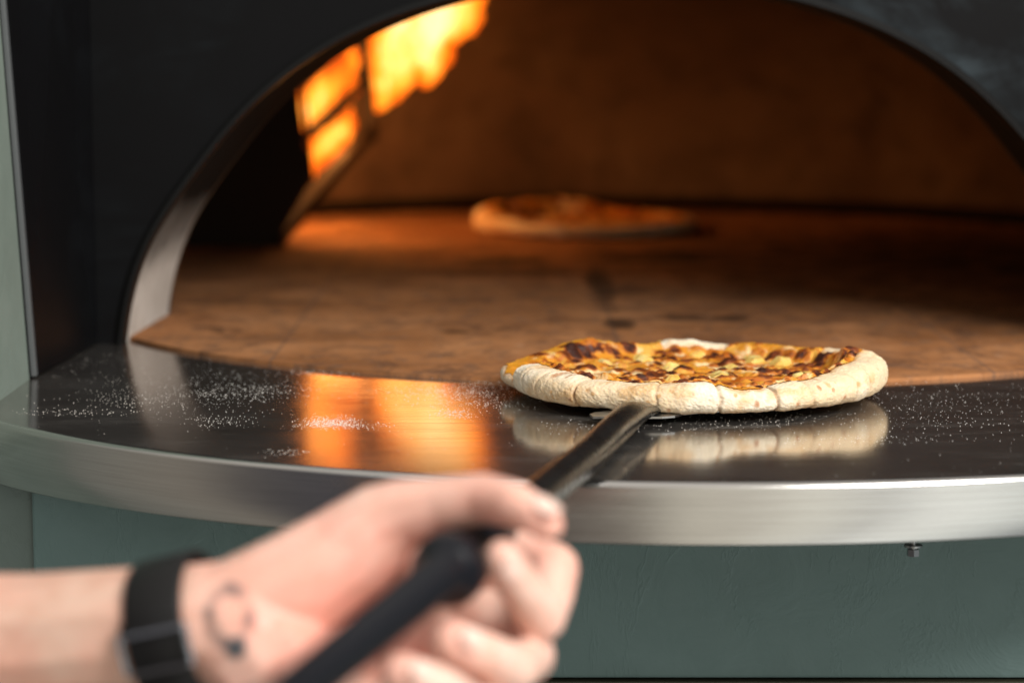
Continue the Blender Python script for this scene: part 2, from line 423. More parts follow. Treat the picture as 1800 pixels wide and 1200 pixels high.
# bolts under the shelf
def hexbolt(px, py, Y, s):
    p = gd(px, py, Y); bm = bmesh.new()
    r = bmesh.ops.create_cone(bm, segments=6, radius1=s, radius2=s, depth=s * 1.1, cap_ends=True, matrix=Matrix.Translation(p + Vector((0, 0, -s * .4))))
    bmesh.ops.create_cone(bm, segments=16, radius1=s * .5, radius2=s * .5, depth=s * 5, cap_ends=True, matrix=Matrix.Translation(p + Vector((0, 0, s * 2))))
    bmesh.ops.create_cone(bm, segments=20, radius1=s * 1.5, radius2=s * 1.5, depth=s * .3, cap_ends=True, matrix=Matrix.Translation(p + Vector((0, 0, s * .7))))
    o = frombm('bolt', bm, bolt.m, sh); o.location = (0, 0, 0)
hexbolt(1605, 966, 1.60, .0042); hexbolt(545, 930, 1.60, .0036)
bm = bmesh.new(); p = gd(1550, 955, 1.62); box(bm, p.x - .02, p.x + .034, 1.60, 1.63, -.0395, -.0345, .001)
o = frombm('bracket', bm, hr.m, sh); o.location = (0, 0, 0)

# burner guard inside, left
bm = bmesh.new()
Y0 = 3.03
poly = [(318, 447), (480, 436), (545, 322), (526, 190), (520, 60), (520, -80), (200, -80), (200, 447)]
fr = [gd(x, y, Y0) for x, y in poly]
fr[0].z = fr[1].z = fr[-1].z = .003
v1 = [bm.verts.new(p) for p in fr]; v2 = [bm.verts.new(p + Vector((0, .012, 0))) for p in fr]
bm.faces.new(v1); bm.faces.new(v2)
for i in range(len(v1)): bm.faces.new((v1[i], v1[(i + 1) % len(v1)], v2[(i + 1) % len(v1)], v2[i]))
gobj = frombm('burner_guard', bm, guard.m, oven)
def bar(bm, p, q, w):
    p, q = Vector(p), Vector(q); d = (q - p); L = d.length; qn = d.to_track_quat('Z', 'Y').to_matrix().to_4x4()
    r = bmesh.ops.create_cube(bm, size=1, matrix=Matrix.Translation((p + q) / 2) @ qn @ Matrix.Diagonal((w, w, L, 1)))
YB = 3.42
for p, q, w in [(gd(484, 424, Y0), gd(652, 226, YB), .017), (gd(533, 243, Y0 + .02), gd(640, 140, YB), .008), (gd(655, 250, YB), gd(626, -60, YB), .016), (gd(548, 322, Y0 + .02), gd(524, 60, Y0 + .02), .006)]:
    bm = bmesh.new(); bar(bm, p, q, w); o = frombm('guard_bar', bm, guard.m, gobj); o.location = (0, 0, 0)

# ================================================================ plinth wall, pillar, ledge
bm = bmesh.new(); YW = 1.70
zb = gd(1300, 1191, YW).z
box(bm, -.3435, 1.3, YW, YW + .3, zb, -.046, .002)
tag(frombm('plaster_wall', bm, gp.m), 'dark green plastered wall under the curved steel shelf', 'wall')
bm = bmesh.new(); box(bm, -1.2, -.3765, 1.74, 1.883, -.046, 1.2, .004)
for v in bm.verts:
    if v.co.z > .5 and v.co.x > -.5: v.co.x -= .069

pil = frombm('plaster_pillar', bm, gp2.m)
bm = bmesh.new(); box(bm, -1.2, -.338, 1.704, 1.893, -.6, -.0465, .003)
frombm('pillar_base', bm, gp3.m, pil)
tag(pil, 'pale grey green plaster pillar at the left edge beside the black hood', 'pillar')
bm = bmesh.new(); box(bm, -.376, 1.3, YW - .004, YW + .3, zb - .4, zb - .0015, .002)
tag(frombm('timber_plinth', bm, dk.m), 'dark olive brown board below the green plastered wall', 'board')

# ================================================================ fire
fire = empty('fire', (-.25, 3.35, .1))
tag(fire, 'bright orange flames licking up behind the iron guard at the left of the oven', 'flames')
fm = M('flame', (0, 0, 0), 1)
for nn in list(fm.n):
    if nn.type == 'BSDF_PRINCIPLED': fm.n.remove(nn)
em = fm.n.new('ShaderNodeEmission'); out = [x for x in fm.n if x.type == 'OUTPUT_MATERIAL'][0]; tr_ = fm.n.new('ShaderNodeBsdfTransparent'); ad = fm.n.new('ShaderNodeAddShader'); fm.l.new(em.outputs[0], ad.inputs[0]); fm.l.new(tr_.outputs[0], ad.inputs[1]); fm.l.new(ad.outputs[0], out.inputs[0])
core = fm.attr('core')
v = fm.math('ADD', fm.math('MULTIPLY', core, .66), fm.math('MULTIPLY', fm.math('SUBTRACT', fm.noise(22, 3, .55, scale=(1.2, .5, .7), dist=1.4), .46), 1.7))
fm.l.new(fm.ramp(v, [(.0, (.42, .04, .001)), (.18, (.85, .12, .003)), (.38, (1.0, .23, .012)), (.6, (1.0, .36, .045)), (.82, (1.0, .60, .24))]), em.inputs[0])
em.inputs[1].default_value = 1.25
def flame(outline, Yf, step=.0022, thick=.05, seed=1):
    P = np.array(outline, float)
    def sd(Q):
        d = np.full(len(Q), 1e9); ins = np.zeros(len(Q), bool)
        for i in range(len(P)):
            a, b = P[i], P[(i + 1) % len(P)]; ab = b - a; t = np.clip(((Q - a) @ ab) / (ab @ ab), 0, 1)
            d = np.minimum(d, np.linalg.norm(Q - a - t[:, None] * ab, axis=1))
            c = ((a[1] > Q[:, 1]) != (b[1] > Q[:, 1])) & (Q[:, 0] < (b[0] - a[0]) * (Q[:, 1] - a[1]) / (b[1] - a[1] + 1e-12) + a[0]); ins ^= c
        return np.where(ins, d, -d)
    s = 3.0; x0, y0 = P.min(0) - 6; x1, y1 = P.max(0) + 6
    xs = np.arange(x0, x1, s); ys = np.arange(y0, y1, s); X, Y = np.meshgrid(xs, ys, indexing='ij'); Q = np.c_[X.ravel(), Y.ravel()]
    D = sd(Q) + 13 * fbm(np.c_[Q, np.zeros(len(Q))], .03, seed, 3)
    idx = {}; V = []; co_ = []; F = []
    def vert(i, side):
        key = (i, side)
        if key not in idx:
            d = max(D[i], 0); th = thick * min(1, math.sqrt(d / 55.0)) * .5
            p = gd(Q[i, 0], Q[i, 1], Yf(Q[i, 0]) ); p.y += side * th; idx[key] = len(V); V.append(p); co_.append(min(1, d / 38.0))
        return idx[key]
    nx, ny = len(xs), len(ys)
    for i in range(nx - 1):
        for j in range(ny - 1):
            q = [i * ny + j, (i + 1) * ny + j, (i + 1) * ny + j + 1, i * ny + j + 1]
            if sum(D[k] > 0 for k in q) >= 3:
                F.append([vert(k, -1) for k in q]); F.append([vert(k, 1) for k in q][::-1])
    me = bpy.data.meshes.new('flame'); me.from_pydata([tuple(p) for p in V], [], F); me.update(); setattr_f(me, 'core', co_)
    return link('flame', me, fm.m, fire)
flame([(500, 200), (560, 130), (622, 80), (628, 150), (600, 188), (540, 234), (512, 246)], lambda x: 3.10 + (x - 500) / 150 * .33, seed=3)
flame([(520, 262), (560, 238), (622, 176), (632, 215), (622, 248), (598, 262), (575, 290), (550, 318), (530, 312)], lambda x: 3.12 + (x - 500) / 150 * .31, seed=5)
flame([(648, 192), (648, 50), (690, -10), (730, -70), (860, -80), (850, 30), (838, 62), (800, 80), (792, 112), (768, 148), (752, 164), (738, 160), (732, 138), (722, 160), (690, 180), (655, 198)], lambda x: 3.44 - (x - 640) / 200 * .02, seed=8)
flame([(500, 180), (520, 60), (600, -90), (618, 40), (560, 120)], lambda x: 3.14 + (x - 500) / 150 * .3, seed=11)
def pt(name, loc, e, col, r):
    l = bpy.data.lights.new(name, 'POINT'); l.energy = e; l.color = col; l.shadow_soft_size = r
    o = bpy.data.objects.new(name, l); C.objects.link(o); o.location = loc
pt('fire_glow', (-.345, 3.20, .27), 4.6, (1.0, .45, .14), .06)
pt('fire_glow', (-.24, 3.30, .12), 1.2, (1.0, .42, .11), .05)

# ================================================================ pizzas
crustm = M('pizza_crust', (.7, .6, .45), .85, Subsurface_Weight=.12, Subsurface_Scale=.004)
crustm.b.inputs['Subsurface Radius'].default_value = (1, .6, .3)
c = crustm.attr('col', 'Color')
n = crustm.noise(420, 4, .6); n2 = crustm.noise(150, 4, .6)
c2 = crustm.mix(crustm.ramp(n, [(.45, 0), (.75, .35)]), c, (.87, .78, .62)); c2 = crustm.mix(crustm.ramp(n2, [(.5, 0), (.75, .22)]), c2, (.62, .42, .22))
crustm.set('Base Color', c2); b = crustm.bump(n, .35, .0008); crustm.bump(n2, .3, .0015, b)
topm = M('melted_cheese', (.7, .4, .1), .35, Subsurface_Weight=.15, Subsurface_Scale=.003)
c = topm.attr('col', 'Color'); topm.set('Base Color', c)
topm.set('Roughness', topm.ramp(topm.noise(90, 4), [(.3, .26), (.7, .6)]))
topm.b.inputs['Specular IOR Level'].default_value = .4
topm.bump(topm.noise(320, 4), .4, .0008)
pinem = M('pineapple_flesh', (.80, .62, .16), .35, Subsurface_Weight=.2, Subsurface_Scale=.004)
n = pinem.noise(120, 4, scale=(1, 1, .3)); pinem.set('Base Color', pinem.mix(pinem.ramp(pinem.noise(70, 4, .6), [(.52, 0), (.68, .75)]), pinem.ramp(n, [(.3, (.80, .52, .10)), (.55, (.86, .66, .22)), (.8, (.88, .76, .42))]), (.50, .20, .03)))
pinem.bump(n, .5, .0012)

def interp_ang(th, keys):
    """keys: list of (deg, value) periodic"""
    k = sorted(keys); a = np.array([x[0] for x in k], float); v = np.array([x[1] for x in k], float)
    a = np.r_[a[-1] - 360, a, a[0] + 360]; v = np.r_[v[-1], v, v[0]]
    return np.interp(th, a, v)

def build_pizza(root, cx, cy, z0, R0, NT, NRG, seed, keysR, keysH, keysW, keysS, creases, nblis, spots=(), redden=0.0, bro=1.0):
    th = np.linspace(-180, 180, NT, endpoint=False)
    R = R0 * interp_ang(th, keysR); H = interp_ang(th, keysH); Wd = interp_ang(th, keysW); Sv = interp_ang(th, keysS)
    def sm1(a, k):
        w = np.hanning(k + 2)[1:-1]; w /= w.sum(); return np.convolve(np.r_[a[-k:], a, a[:k]], w, 'same')[k:-k]
    kk = max(3, NT // 130)
    R, H, Wd = sm1(R, kk), sm1(H, kk), sm1(Wd, kk); Sv = sm1(Sv, max(3, NT // 200))
    tr = np.radians(th); cp = np.c_[np.cos(tr), np.sin(tr), 0 * tr]
    H = H * .96; R = R * (1 + .016 * fbm(cp * 1.0, 3, seed) + .006 * fbm(cp, 12, seed + 1)); H = H * (1 + .16 * fbm(cp, 4, seed + 2) + .03 * fbm(cp, 14, seed + 9))
    # profile rings: 0 bottom centre .. outer .. top .. inner .. centre
    nb, nr = NRG // 8, NRG // 2; nt = NRG - nb - nr
    rr = []; zz = []; tt = []
    base = .0062
    for k in range(nb): u = k / nb; rr.append((R - Wd * .75) * u); zz.append(0 * R + .0002); tt.append(0)
    for k in range(nr):
        ph = math.radians(-90 + 235 * k / (nr - 1)); cph, sph = math.cos(ph), math.sin(ph)
        ce = abs(cph) ** .8 * (1 if cph > 0 else -1); se = abs(sph) ** .85 * (1 if sph > 0 else -1)
        rc = R - Wd * .62; r_ = rc + Wd * .62 * ce
        z_ = H * .5 + H * .5 * se
        if ph > math.pi / 2:
            z_ = np.maximum(z_, base + .0008)
        rr.append(r_); zz.append(z_); tt.append(1 + k / (nr - 1))
    r_in, z_in = rr[-1].copy(), zz[-1].copy()
    for k in range(nt):
        u = 1 - (k + 1) / nt; rr.append(r_in * u); w = max(0, 1 - (1 - u) / .12); zz.append(base + (z_in - base) * w ** 2); tt.append(3)
    rr = np.array(rr); zz = np.array(zz); NRR = len(rr)
    X = rr * np.cos(tr); Y = rr * np.sin(tr); P = np.stack([X, Y, zz], -1)
    flat = P.reshape(-1, 3).copy()
    TH = np.tile(th, NRR); RR = rr.ravel(); RM = np.tile(R, NRR); RNG = np.repeat(np.arange(NRR), NT); SV = np.tile(Sv, NRR); HH = np.tile(H, NRR); WW = np.tile(Wd, NRR)
    # normals (approx) for displacement
    dth = np.roll(P, -1, 1) - np.roll(P, 1, 1); dr = np.gradient(P, axis=0); Nn = np.cross(dr, dth).reshape(-1, 3)
    Nn = -Nn / (np.linalg.norm(Nn, axis=1)[:, None] + 1e-12)
    outw = (Nn[:, :2] * flat[:, :2]).sum(1); side = (RNG >= nb) & (RNG < nb + nr // 2)
    if outw[side].mean() < 0: Nn = -Nn
    rim = ((RNG >= nb) & (RNG < nb + nr)).astype(float); topz = (RNG >= nb + nr)
    seedv = seed * 10
    disp = rim * (.0007 * fbm(flat, 70, seedv + 1) + .0004 * fbm(flat, 240, seedv + 2) + .0004 * fbm(flat, 700, seedv + 4, 2)) + rim * .0012 * np.maximum(0, fbm(flat, 110, seedv + 3)) ** 1.0
    crease = np.zeros(len(flat))
    for (a, w, dp) in creases:
        wob = 1.0 * fbm(np.c_[flat[:, 2:3] * 120, 0 * flat[:, :2]], 1.0, int(a) + 400, 2)
        d = (TH - a + wob); d = (d + 180) % 360 - 180; g = np.exp(-(d / w) ** 2) + .12 * np.exp(-(d / (w * 3.5)) ** 2)
        crease += g * dp * rim
    disp -= crease
    # topping mask
    S_inner = R - Wd * 1.0
    edge = RM - WW * (1.02 - .98 * SV) + .003 * fbm(flat, 90, seedv + 6) + .0015 * fbm(flat, 300, seedv + 7)
    upper = (RNG >= nb + int(nr * .30))
    mask = (upper & (RR < edge)) | topz
    # cheese relief
    B = []
    for k in range(nblis):
        q = math.sqrt(rng.random()) * R0 * .88; a = rng.random() * 2 * math.pi; s = rng.uniform(.0026, .0068) * (1.25 if rng.random() < .25 else 1)
        B.append((q * math.cos(a), q * math.sin(a), s, s * rng.uniform(.28, .62), rng.random()))
    tz = np.zeros(len(flat)); brown = np.zeros(len(flat))
    fx, fy = flat[:, 0], flat[:, 1]; wx = fx + .0022 * vnoise(flat, 160, 91); wy = fy + .0022 * vnoise(flat, 160, 92)
    tm = np.where(mask)[0]; tx, ty = wx[tm], wy[tm]
    for (bx, by, s, h, br) in B:
        d2 = ((tx - bx) ** 2 + (ty - by) ** 2) / (s * s); near = d2 < 2.2; ii = tm[near]; q = np.clip(1 - d2[near] / 1.6, 0, 1) ** 1.1 * h
        tz[ii] = np.maximum(tz[ii], q)
        if br < .80 * bro: brown[ii] = np.maximum(brown[ii], sstep(1.7, .1, d2[near]) * (.55 + .75 * (br / .80)))
    in_ = np.clip((RM - WW * .6 - RR) / .015, 0, 1)
    lump = fbm(flat, 60, seedv + 20, 4); lump2 = fbm(flat, 150, seedv + 21, 3)
    tzz = (tz * np.clip(in_ + .12, 0, 1) + in_ * (.0030 * lump + .0016 * lump2 + .0030)) * mask * sstep(0, .005, edge - RR + 1e3 * topz * (RR < RM - 1.3 * WW))
    flat2 = flat + Nn * disp[:, None]
    cm = flat2.copy()
    # crust colour
    nc1 = fbm(flat, 55, seedv + 30, 4); nc2 = fbm(flat, 22, seedv + 31, 3); nc3 = fbm(flat, 130, seedv + 32, 3)
    cc = np.ones((len(flat), 3)) * np.array([.78, .60, .38])
    def mixc(c0, col, f): f = np.clip(f, 0, 1)[:, None]; return c0 * (1 - f) + np.array(col) * f
    cc = mixc(cc, (.86, .76, .59), sstep(-.1, .4, nc2)); cc = mixc(cc, (.66, .40, .17), sstep(.02, .38, nc1) * .75)
    for (a, zf, s, dkk) in spots:
        d = np.hypot((((TH - a) + 180) % 360 - 180) * math.pi / 180 * R0, flat[:, 2] - zf) + .0016 * nc3
        cc = mixc(cc, (.42, .17, .06) if dkk else (.62, .34, .13), sstep(s, s * .3, d) * .85)
    cc = mixc(cc, (.36, .20, .10), crease / .0022 * .7)
    cc = mixc(cc, (.38, .24, .13), sstep(.0035, .0, flat[:, 2]) * .7)
    # sauce stains near the mask edge
    stn = sstep(.0055, -.001, RR - edge + .002 * nc3) * (RNG >= nb + int(nr * .28))
    cc = mixc(cc, (.62, .27, .05), stn * .75)
    # topping colour
    t1 = fbm(flat, 75, seedv + 40, 4); t2 = fbm(flat, 40, seedv + 41, 3); t3 = fbm(flat, 170, seedv + 42, 3)
    tc_ = np.ones((len(flat), 3)) * np.array([.66, .26, .022])
    tc_ = mixc(tc_, (.74, .40, .07), sstep(-.1, .4, t1))
    tc_ = mixc(tc_, (.88, .72, .42), sstep(.0, .32, t2 + .6 * t3) * np.clip(in_ * 1.4, 0, 1) * .75)
    tc_ = mixc(tc_, (.40, .085, .010), sstep(.05, .4, fbm(flat, 60, seedv + 44, 3)) * .85)
    tc_ = mixc(tc_, (.70, .30, .022), (1 - in_) * .7 * sstep(-.4, .2, t1 + .3))
    bf = fbm(flat, 78, seedv + 50, 4)
    br_ = np.clip(np.maximum(brown * (.55 + .9 * bf + .25), sstep(.08, .46, bf) * .95) + .22 * t3, 0, 1.3)
    tc_ = mixc(tc_, (.50, .15, .015), sstep(.10, .45, br_)); tc_ = mixc(tc_, (.17, .038, .008), sstep(.38, .72, br_)); tc_ = mixc(tc_, (.045, .012, .006), sstep(.72, 1.05, br_))
    if redden: tc_ = tc_ * np.array([1, 1 - redden, 1 - redden]); cc = cc * np.array([1, .92, .8])
    off = np.array([cx, cy, z0])
    idx = np.arange(NRR * NT).reshape(NRR, NT)
    q = np.stack([idx[:-1], idx[1:], np.roll(idx, -1, 1)[1:], np.roll(idx, -1, 1)[:-1]], -1).reshape(-1, 4)
    def mk(name, Vv, Fq, colr, mat):
        used = np.unique(Fq); remap = -np.ones(len(Vv), int); remap[used] = np.arange(len(used))
        me = bpy.data.meshes.new(name); vv = Vv[used] + off; ff = remap[Fq]
        me.vertices.add(len(vv)); me.vertices.foreach_set('co', vv.astype(np.float32).ravel())
        me.loops.add(ff.size); me.loops.foreach_set('vertex_index', ff.ravel().astype(np.int32))
        me.polygons.add(len(ff)); me.polygons.foreach_set('loop_start', (np.arange(len(ff)) * 4).astype(np.int32)); me.polygons.foreach_set('loop_total', np.full(len(ff), 4, np.int32))
        me.update(calc_edges=True); me.validate(); setattr_c(me, 'col', colr[used]); return link(name, me, mat, root)
    mk('crust', cm, q[:, ::-1], cc, crustm.m)
    fmask = mask[q].all(1) & (q[:, 0] // NT >= nb)
    tv = flat2 + Nn * .0005 ; tv[:, 2] += tzz
    # thin at the boundary
    mk('topping', tv, q[fmask][:, ::-1], tc_, topm.m)

pz = empty('pizza', (.135, 1.795, .0068))
tag(pz, 'fresh pizza with pale floury crust, browned cheese and pineapple, near the shelf edge', 'pizza')
PC = (.135, 1.795)
keysR = [(-180, .985), (-171, .955), (-166.5, .965), (-164, .995), (-158, 1.0), (-140, 1.0), (-120, .985), (-105, .985), (-96, 1.0), (-90, .99), (-84, .975), (-72, .985), (-60, .99), (-45, 1.0), (-20, 1.02), (-5, 1.035), (8, 1.02), (30, .99), (60, .95), (90, .96), (120, .95), (140, .96), (160, 1.0), (172, 1.02)]
keysH = [(-180, .0145), (-170, .0105), (-167.5, .012), (-164, .021), (-155, .0225), (-143, .0235), (-132, .0200), (-115, .0190), (-100, .0200), (-93, .0215), (-86, .0200), (-80, .0160), (-72, .0155), (-66, .0180), (-55, .0205), (-40, .0235), (-20, .0260), (-5, .029), (12, .026), (28, .021), (40, .0195), (60, .0175), (74, .0180), (84, .0195), (96, .0190), (104, .0170), (118, .019), (130, .0225), (145, .018), (160, .0165), (172, .0165)]
keysW = [(-180, .021), (-150, .026), (-120, .024), (-90, .022), (-78, .018), (-60, .023), (-30, .026), (0, .026), (25, .024), (60, .020), (90, .018), (130, .021)]
keysS = [(-180, .93), (-175, .97), (-168, .95), (-165, .2), (-155, .06), (-120, .04), (-95, .05), (-87, .10), (-84, .48), (-72, .50), (-68, .12), (-50, .10), (-30, .12), (-8, .1), (3, .30), (7, .55), (12, -.05), (27, -.05), (31, .5), (40, .78), (69, .80), (73, -.25), (97, -.25), (101, .85), (150, .88), (166, .88), (174, .84)]
creases = [(-155, .7, .0007), (-146.5, .5, .0009), (-130.5, .4, .0024), (-105, .5, .0010), (-86, .6, .0016), (-68.5, .5, .0020), (-56, .8, .0008), (-38, .8, .0006), (-30, .7, .0007)]
spots = [(-141, .021, .0035, 1), (-126, .014, .0030, 0), (-139, .006, .0030, 0), (-75, .007, .0035, 1), (-62, .005, .003, 1), (-44, .006, .0035, 1), (-37, .014, .003, 0), (-22, .020, .003, 0), (-100, .017, .003, 0), (-50, .017, .0025, 0), (-112, .016, .003, 0)]
spots += [(rng.uniform(-175, 25), rng.uniform(.003, .022), rng.uniform(.0012, .0026), int(rng.random() < .35)) for _ in range(34)]
build_pizza(pz, PC[0], PC[1], .0068, .1415, 1500, 300, 3, keysR, keysH, keysW, keysS, creases, 270, spots)
# pineapple pieces
def chunk(px, py, L, Wc, Hc, rz, tilt, zz=.012, wedge=.5, seed=0):
    L *= 1.15; Wc *= 1.15; Hc *= 1.1; p = gz(px, py, zz + .0068); r = random.Random(seed)
    bm = bmesh.new()
    n = 5; prof = [(-.5, -.5), (.5, -.5), (.5 - wedge * .3, .5), (-.5 + wedge * .75, .5)]
    secs = []
    for k in range(n):
        t = k / (n - 1) - .5; s = 1 - .25 * abs(t) * 2
        secs.append([bm.verts.new((x * Wc * s + r.uniform(-1, 1) * Wc * .07, t * L, zc * Hc * s + r.uniform(-1, 1) * Hc * .09)) for x, zc in prof])
    for k in range(n - 1):
        for j in range(4): bm.faces.new((secs[k][j], secs[k][(j + 1) % 4], secs[k + 1][(j + 1) % 4], secs[k + 1][j]))
    bm.faces.new(secs[0]); bm.faces.new(secs[-1])
    bmesh.ops.bevel(bm, geom=list(bm.edges), offset=min(Wc, Hc) * .06, segments=2, affect='EDGES', clamp_overlap=True)
    bm.transform(Matrix.Translation(p) @ Matrix.Rotation(rz, 4, 'Z') @ Matrix.Rotation(tilt, 4, 'X') @ Matrix.Rotation(r.uniform(-.3, .3), 4, 'Y'))
    frombm('pineapple_piece', bm, pinem.m, pz, smooth=False)
R90 = math.pi / 2
for i, a in enumerate([(1042, 622, .016, .018, .011, .1, 0), (1079, 621, .016, .013, .012, .3, .1), (1156, 613, .016, .018, .010, 0, 0), (1130, 632, .013, .014, .008, .5, .1), (1178, 650, .012, .014, .010, .2, 0),
                       (1180, 668, .010, .016, .007, .1, .1), (1280, 650, .014, .016, .009, .4, 0), (1270, 660, .014, .018, .006, 0, 0), (1340, 626, .014, .014, .009, .5, 0), (1322, 634, .016, .018, .006, .3, 0), (1386, 627, .012, .014, .013, .15, 0),
                       (1372, 640, .014, .020, .010, .1, .1), (1436, 626, .014, .032, .012, .02, 0), (1352, 684, .010, .014, .009, .2, .1), (1400, 668, .010, .013, .009, .5, 0), (1413, 660, .012, .016, .006, .2, 0), (1060, 640, .012, .014, .007, .2, 0), (1490, 640, .014, .012, .007, 1.0, 0), (990, 632, .012, .012, .006, .7, 0), (1225, 622, .014, .016, .007, .2, 0)]):
    chunk(a[0], a[1], a[2], a[3], a[4], a[5], a[6], wedge=.35 + .5 * random.Random(i).random(), seed=i + 20, zz=.0100)

pf = empty('pizza', (.10, 3.25, .004))
tag(pf, 'second pizza baking at the back of the oven floor, lit orange by the flames', 'pizza')
kR = [(-180, 1.0), (-90, 1.0), (0, 1.02), (90, .97)]; kH = [(-180, .033), (-150, .026), (-120, .018), (-90, .017), (-60, .018), (0, .018), (60, .02), (100, .034), (140, .03), (170, .035)]
kW = [(0, .022), (180, .026)]; kS = [(-180, .5), (-120, .3), (-60, .25), (0, .4), (90, .7), (150, .7)]
build_pizza(pf, .098, 3.27, .0042, .150, 420, 110, 5, kR, kH, kW, kS, [(-100, 1.5, .001), (-60, 1.5, .001)], 150, [], .01, .8)

# ================================================================ peel
peel = empty('pizza_peel', (.06, 1.6, .005))
tag(peel, 'long dark steel pizza peel with a black sliding grip, its blade under the near pizza', 'pizza peel')
# blade outline
out = []
for i in range(61):
    a = math.radians(-63 + 306 * i / 60); out.append((PC[0] + .112 * math.cos(a), PC[1] + .118 * math.sin(a)))
out += [(.058, 1.672), (.054, 1.664), (.056, 1.652), (.104, 1.652), (.113, 1.656), (.120, 1.668), (.140, 1.680)]
bm = bmesh.new(); v1 = [bm.verts.new((x, y, .0052 + (0))) for x, y in out]; v2 = [bm.verts.new((x, y, .0066)) for x, y in out]
bm.faces.new(v1); bm.faces.new(v2)
for i in range(len(v1)): bm.faces.new((v1[i], v1[(i + 1) % len(v1)], v2[(i + 1) % len(v1)], v2[i]))
frombm('blade', bm, blade.m, peel)
def tube_mesh(bm, pts, seg=28, flatten=None):
    rings = []
    for i, (p, r) in enumerate(pts):
        a = Vector(pts[max(i - 1, 0)][0]); b = Vector(pts[min(i + 1, len(pts) - 1)][0]); d = (b - a).normalized()
        s = d.cross(Vector((0, 0, 1))).normalized(); u = s.cross(d).normalized()
        fw, fh = (1, 1) if flatten is None else flatten(i)
        rings.append([bm.verts.new(Vector(p) + s * r * fw * math.cos(2 * math.pi * k / seg) + u * r * fh * math.sin(2 * math.pi * k / seg)) for k in range(seg)])
    for i in range(len(rings) - 1):
        for k in range(seg): bm.faces.new((rings[i][k], rings[i][(k + 1) % seg], rings[i + 1][(k + 1) % seg], rings[i + 1][k]))
    bm.faces.new(rings[0]); bm.faces.new(rings[-1])
def rod(d):  # axis of the handle at distance d
    x = .045 - .205 * (1.45 - d); z = .0135 + (.0185 / .55) * (1.45 - d)
    return Vector((x, d, max(z, .0128 if d > 1.40 else 0)))
pts = [(rod(d), .0085 if d < 1.12 else .0105) for d in np.linspace(.62, 1.56, 48)] + [(rod(1.60), .0105), (rod(1.63), .0108), (rod(1.655) - Vector((0, 0, .002)), .0112), (rod(1.675) - Vector((0, 0, .005)), .0112)]
nP = len(pts)
def flt(i):
    k = max(0, i - (nP - 5)) / 4.0; return (1 + .35 * k, 1 - .62 * k)
bm = bmesh.new(); tube_mesh(bm, pts, 32, flt); frombm('handle', bm, tube.m, peel, smooth=True)
bm = bmesh.new(); tube_mesh(bm, [(rod(d), r) for d, r in [(.60, .0092), (.62, .0097), (.8, .0097), (1.074, .0099), (1.078, .0135), (1.082, .0165), (1.087, .0175), (1.092, .0175), (1.097, .0165), (1.100, .0148), (1.104, .0142), (1.13, .0150), (1.17, .0150), (1.215, .0145), (1.225, .0140), (1.228, .0112)]], 36)
gs = frombm('grip_sleeve', bm, plast.m, peel, smooth=True)

# ================================================================ person: left hand and forearm
pers_pts = []
def chain(pts, dens=.22):
    P = [(gd(x, y, d), r) for x, y, d, r in pts]
    for (p, r), (q, s) in zip(P[:-1], P[1:]):
        n = max(2, int((q - p).length / (min(r, s) * dens)))
        for k in range(n): t = k / n; pers_pts.append((p.lerp(q, t), r + (s - r) * t))
    pers_pts.append(P[-1])
# forearm, wrist, palm
chain([(-420, 1190, 1.16, .042), (-150, 1145, 1.15, .0385), (60, 1134, 1.14, .0350), (250, 1118, 1.13, .0335), (360, 1108, 1.125, .0325), (430, 1100, 1.125, .0325)], .07)
chain([(430, 1085, 1.125, .030), (520, 1036, 1.13, .0285), (600, 982, 1.135, .0255), (665, 925, 1.135, .0205), (700, 905, 1.132, .0172), (770, 888, 1.125, .0138), (850, 876, 1.115, .0122), (905, 886, 1.10, .0108), (940, 905, 1.092, .0092), (962, 922, 1.09, .0078)])
chain([(600, 995, 1.150, .022), (720, 1000, 1.185, .0175), (850, 990, 1.180, .0165)])
chain([(430, 1120, 1.12, .033), (540, 1150, 1.135, .030), (680, 1060, 1.187, .020), (840, 1070, 1.178, .017)])
chain([(450, 1140, 1.12, .033), (520, 1230, 1.10, .032), (640, 1150, 1.165, .021), (780, 1150, 1.155, .018)])
chain([(520, 1230, 1.10, .032), (600, 1300, 1.06, .028), (700, 1260, 1.11, .018)])
# fingers
chain([(850, 985, 1.175, .0168), (920, 985, 1.172, .0150), (970, 1000, 1.158, .0136), (968, 1042, 1.137, .0116), (950, 1084, 1.118, .0122), (918, 1034, 1.104, .0106), (886, 982, 1.094, .0098)])
chain([(840, 1078, 1.172, .0162), (905, 1118, 1.150, .0135), (928, 1152, 1.125, .0132), (916, 1166, 1.105, .0114), (900, 1176, 1.085, .0120), (848, 1149, 1.066, .0106), (792, 1128, 1.056, .0100)])
chain([(780, 1150, 1.150, .0165), (850, 1215, 1.115, .0135), (860, 1258, 1.08, .0122), (820, 1246, 1.045, .0115), (765, 1208, 1.030, .0108), (705, 1185, 1.020, .0098)])
chain([(700, 1240, 1.12, .0150), (770, 1300, 1.08, .0120), (770, 1330, 1.04, .0110), (720, 1290, 1.00, .0104), (660, 1255, .985, .0090)])
bm = bmesh.new()
for p, r in pers_pts: bmesh.ops.create_icosphere(bm, subdivisions=2, radius=r * 1.02, matrix=Matrix.Translation(p))
me = bpy.data.meshes.new('hand_tmp'); bm.to_mesh(me); bm.free()
tmp = bpy.data.objects.new('hand_tmp', me); C.objects.link(tmp)
m = tmp.modifiers.new('r', 'REMESH'); m.mode = 'VOXEL'; m.voxel_size = .0012
m = tmp.modifiers.new('s', 'SMOOTH'); m.factor = .6; m.iterations = 6
dg = bpy.context.evaluated_depsgraph_get(); me2 = bpy.data.meshes.new_from_object(tmp.evaluated_get(dg)); me2.name = 'person'
bpy.data.objects.remove(tmp)
